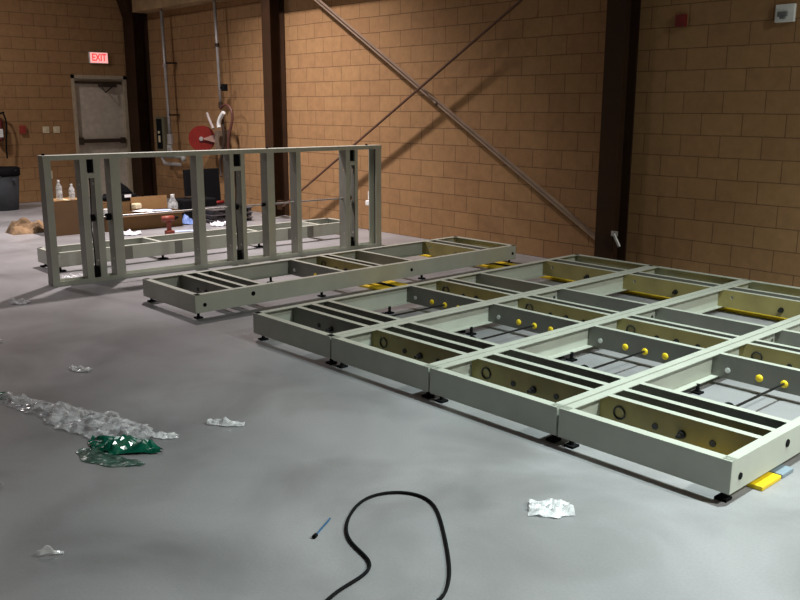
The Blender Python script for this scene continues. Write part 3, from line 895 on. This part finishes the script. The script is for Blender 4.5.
def carton(name, label, loc, sx, sy, sz, rz=0, flaps=True, m=None, fh=0.16):
    t = thing(name, label, 'box', loc, rz)
    bm = bmesh.new()
    th = 0.006
    box(bm, -sx / 2, sx / 2, -sy / 2, sy / 2, 0, th)
    box(bm, -sx / 2, -sx / 2 + th, -sy / 2, sy / 2, th, sz); box(bm, sx / 2 - th, sx / 2, -sy / 2, sy / 2, th, sz)
    box(bm, -sx / 2 + th, sx / 2 - th, -sy / 2, -sy / 2 + th, th, sz); box(bm, -sx / 2 + th, sx / 2 - th, sy / 2 - th, sy / 2, th, sz)
    obj('box_body', bm, m or M_CARD, t)
    return t


def flap(t, p, along, out, length, m=None):
    bm = bmesh.new()
    p, along, out = Vector(p), Vector(along), Vector(out)
    n = along.normalized().cross(out.normalized()) * 0.004
    vs = [p, p + along, p + along + out * 1.0, p + out]
    A = [bm.verts.new(v) for v in vs]; B = [bm.verts.new(v + n) for v in vs]
    for i in range(4): bm.faces.new((A[i], A[(i + 1) % 4], B[(i + 1) % 4], B[i]))
    bm.faces.new(A); bm.faces.new(B)
    obj('flap', bm, m or M_CARD, t)


t = carton('cardboard_box', 'upright closed cardboard carton with two plastic bottles on top', (-11.62, 4.48, 0), 0.36, 0.44, 0.46)
bm = bmesh.new(); box(bm, -0.18, 0.18, -0.22, 0.218, 0.455, 0.462); obj('lid', bm, M_CARDL, t)
bm = bmesh.new(); box(bm, -0.18, 0.184, -0.025, 0.03, 0.463, 0.465); obj('tape', bm, M_CREAM, t)
for (x, y, s, h, lb) in ((-11.52, 4.40, 1.0, 1.0, 'taller clear plastic bottle standing on the upright carton'), (-11.50, 4.56, 1.0, 0.78, 'shorter clear plastic bottle standing on the upright carton')):
    b_ = thing('plastic_bottle', lb, 'bottle', (x, y, 0.4655))
    bm = bmesh.new(); lathe(bm, [(0.036 * s, 0), (0.040 * s, 0.01), (0.040 * s, 0.12 * h), (0.036, 0.13 * h), (0.040, 0.15 * h), (0.036, 0.18 * h), (0.014, 0.225 * h), (0.014, 0.245 * h)], (0, 0, 0), 18); obj('bottle_body', bm, M_BOTTLE, b_, smooth=True)
    bm = bmesh.new(); tube(bm, (0, 0, 0.24 * h), (0, 0, 0.262 * h), 0.016, 12); obj('bottle_cap', bm, M_WHITE, b_)
b_ = thing('small_cup', 'small white cup at the edge of the upright carton', 'cup', (-11.47, 4.665, 0.4655))
bm = bmesh.new(); lathe(bm, [(0.012, 0), (0.018, 0.03), (0.016, 0.03), (0.010, 0.003)], (0, 0, 0), 14); obj('cup_body', bm, M_WHITE, b_)

# crumpled cardboard on the floor
bm = bmesh.new()
N1, N2 = 14, 12
gr = []
for i in range(N1 + 1):
    row = []
    for j in range(N2 + 1):
        u, v = i / N1 - 0.5, j / N2 - 0.5
        h = 0.16 * max(0, 1 - (abs(u) * 2) ** 4) * max(0, 1 - (abs(v) * 2) ** 4) * (0.75 + 0.9 * noise.noise(Vector((u * 4, v * 4, 2.2))))
        row.append(bm.verts.new((u * 0.36 + 0.04 * noise.noise(Vector((u * 5, v * 5, 7))), v * 0.52, 0.002 + max(0, h))))
    gr.append(row)
for i in range(N1):
    for j in range(N2): bm.faces.new((gr[i][j], gr[i + 1][j], gr[i + 1][j + 1], gr[i][j + 1]))
o = obj('crumpled_cardboard', bm, mat('kraft_paper', (0.22, 0.14, 0.075), 0.9, 0, 0.75, 5, 0.5, 20))
o.location = (-12.08, 4.16, 0); tag(o, 'crumpled brown kraft paper heap on the floor near the trash can', 'packing paper')

# long open carton and things on it
t = carton('cardboard_box', 'long low open cardboard carton with its back flap standing up', (-11.50, 5.58, 0), 0.40, 0.95, 0.225, m=M_CARDM)
flap(t, (-0.195, -0.10, 0.225), (0, 0.56, 0), (-0.02, 0, 0.19), 1, M_CARDL)
flap(t, (0.195, -0.47, 0.225), (0, 0.94, 0), (0.10, 0, -0.02), 1)
o = carton('cardboard_box', 'smaller brown carton under the black tool beside the long carton', (-11.87, 5.33, 0), 0.26, 0.55, 0.36, m=M_CARDM)
bm = bmesh.new(); box(bm, -0.13, 0.13, -0.275, 0.273, 0.355, 0.362); obj('lid', bm, M_CARD, o)
t = thing('black_tool', 'black power tool with a white label on top of the smaller carton', 'power tool', (-11.87, 5.36, 0.3635))
bm = bmesh.new()
box(bm, -0.12, 0.12, -0.17, 0.24, 0.0, 0.10)
obj('tool_base', bm, M_BLACK, t, bevel=0.02)
bm = bmesh.new(); prism(bm, [(-0.06, 0.10), (0.22, 0.10), (0.14, 0.19), (0.0, 0.29)], -0.06, 0.06, Matrix(((0, 0, 1, 0), (1, 0, 0, 0), (0, 1, 0, 0), (0, 0, 0, 1)))); obj('motor_housing', bm, M_BLACK, t, bevel=0.015)
bm = bmesh.new(); box(bm, 0.12, 0.124, 0.05, 0.15, 0.05, 0.09); obj('label_patch', bm, emit('white_label', (0.85, 0.87, 0.9), 0.0), t)
bm = bmesh.new(); tube(bm, (0.0, -0.17, 0.05), (0.0, -0.27, 0.04), 0.035, 12); obj('handle', bm, M_BLACK, t)
t = thing('paper_roll', 'small white roll beside the black tool', 'roll', (-11.42, 4.99, 0))
bm = bmesh.new(); tube(bm, (0, 0, 0.205), (0, 0.0, 0.31), 0.05, 16); obj('roll', bm, M_WHITE, t)
bm = bmesh.new(); lathe(bm, [(0.06, 0), (0.06, 0.19), (0.055, 0.205)], (0, 0, 0), 16); obj('stand_can', bm, M_CARD, t)
b_ = thing('paper_sheets', 'loose white paper sheets lying across the long carton', 'paper', (-11.40, 5.66, 0.236))
for k, (dx, dy, a, mm) in enumerate(((0.0, -0.02, 0.15, M_PAPER), (0.05, 0.10, -0.3, M_BLUEW), (-0.02, -0.14, 0.5, M_PAPER))):
    bm = bmesh.new(); box(bm, -0.09, 0.09, -0.14, 0.14, 0, 0.004, Matrix.Translation((dx, dy, 0.006 * k)) @ Matrix.Rotation(a, 4, 'Z')); obj('sheet', bm, mm, b_)
t = thing('foam_piece', 'pale yellow foam piece on the corner of the long carton', 'foam', (-11.62, 5.52, 0.2465))
bm = bmesh.new(); box(bm, -0.05, 0.05, -0.06, 0.06, 0, 0.09, Matrix.Rotation(0.3, 4, 'Z')); obj('foam_block', bm, M_CREAM, t, bevel=0.02)

t = thing('cordless_drill', 'rust red cordless drill standing on its battery in front of the long carton', 'drill', (-10.62, 5.49, 0))
bm = bmesh.new(); box(bm, -0.045, 0.045, -0.05, 0.06, 0, 0.055); obj('battery', bm, M_DRILL, t, bevel=0.008)
bm = bmesh.new(); box(bm, -0.022, 0.022, -0.03, 0.03, 0.055, 0.18); obj('grip', bm, M_DRILL, t, bevel=0.01)
bm = bmesh.new(); tube(bm, (0, -0.09, 0.215), (0, 0.07, 0.215), 0.040, 14); obj('motor_body', bm, M_DRILL, t, smooth=True)
bm = bmesh.new(); tube(bm, (0, 0.07, 0.215), (0, 0.14, 0.22), 0.028, 12, 0.015); obj('chuck', bm, M_BLACK, t)
film('blue_bag', 'small blue plastic bag on the floor right of the drill', [(-11.5, 6.10), (-11.42, 6.2), (-11.35, 6.32)], [0.12, 0.22, 0.1], M_BLUE, 0.12, 31.0, 18, 12, cat='bag')
film('paper_strip', 'flat blue and white paper strip on the floor behind the drill', [(-10.85, 5.62), (-10.78, 5.82), (-10.72, 6.05)], [0.10, 0.16, 0.10], M_BLUEW, 0.012, 33.0, 18, 8, cat='paper')
film('crumpled_wrapper', 'crumpled white and blue wrapper on the floor in front of the long carton', [(-10.98, 4.95), (-10.92, 5.08), (-10.90, 5.22)], [0.08, 0.16, 0.08], M_PAPER, 0.10, 35.0, 18, 12, cat='wrapper')
t = thing('plastic_jug', 'pale translucent jug standing behind the right end of the long carton', 'jug', (-11.95, 6.26, 0))
bm = bmesh.new(); lathe(bm, [(0.07, 0), (0.075, 0.02), (0.075, 0.26), (0.03, 0.34), (0.03, 0.37)], (0, 0, 0), 18); obj('jug_body', bm, M_BOTTLE, t, smooth=True)
bm = bmesh.new(); tube(bm, (0, 0, 0.37), (0, 0, 0.39), 0.032, 12); obj('jug_cap', bm, M_WHITE, t)

t = thing('tool_case', 'low black tool case with a red item on top, left of the middle column', 'tool case', (-12.05, 6.85, 0))
bm = bmesh.new(); box(bm, -0.22, 0.22, -0.47, 0.10, 0.0, 0.30); obj('case_body', bm, M_BLACK, t, bevel=0.02)
bm = bmesh.new(); box(bm, -0.05, 0.05, -0.32, -0.08, 0.30, 0.33); obj('handle', bm, M_DARKM, t, bevel=0.01)
t = thing('tool_bin', 'dark bin with red tools behind the black pallet stack', 'tool bin', (-12.10, 7.24, 0))
bm = bmesh.new(); box(bm, -0.18, 0.18, -0.28, 0.26, 0.0, 0.158); obj('bin', bm, M_WOOD, t, bevel=0.01)
bm = bmesh.new(); tube(bm, (0.02, -0.24, 0.19), (0.0, -0.02, 0.20), 0.03, 10); obj('red_grip', bm, mat('dark_red_grip', (0.20, 0.012, 0.01), 0.6), t, smooth=True, label='red rounded grip')
t = thing('flat_screen', 'black flat panel leaning against the block wall behind the tool case', 'screen', (-12.55, 7.15, 0))
bm = bmesh.new(); box(bm, -0.03, 0.03, -0.34, 0.29, 0.02, 0.70, Matrix.Rotation(-0.06, 4, 'Y')); obj('panel', bm, M_BLACK, t, bevel=0.01)
bm = bmesh.new(); box(bm, -0.10, 0.10, -0.15, 0.15, 0.0, 0.02); obj('stand', bm, M_BLACK, t)
for k in range(3):
    t = thing('black_pallet', ['lowest black slatted tray of the stack behind the standing frame', 'middle black slatted tray of the stack behind the standing frame', 'top black slatted tray of the stack behind the standing frame'][k],
              'tray', (-11.35, 6.78, 0.075 * k), group='black slatted trays stacked on the floor')
    bm = bmesh.new()
    for yy in (-0.32, -0.02, 0.28): box(bm, -0.22, 0.22, yy, yy + 0.06, 0, 0.045)
    obj('runner', bm, M_WOOD, t)
    bm = bmesh.new()
    for xx in (-0.22, -0.10, 0.02, 0.14): box(bm, xx, xx + 0.09, -0.33, 0.36, 0.045, 0.058)
    obj('slat_deck', bm, mat('tray_grey', (0.10, 0.09, 0.10), 0.6), t)
film('white_cloth', 'crumpled white cloth on the floor in front of the black trays', [(-10.98, 6.32), (-10.93, 6.42), (-10.90, 6.55)], [0.06, 0.15, 0.08], M_PAPER, 0.09, 41.0, 16, 12, cat='cloth')
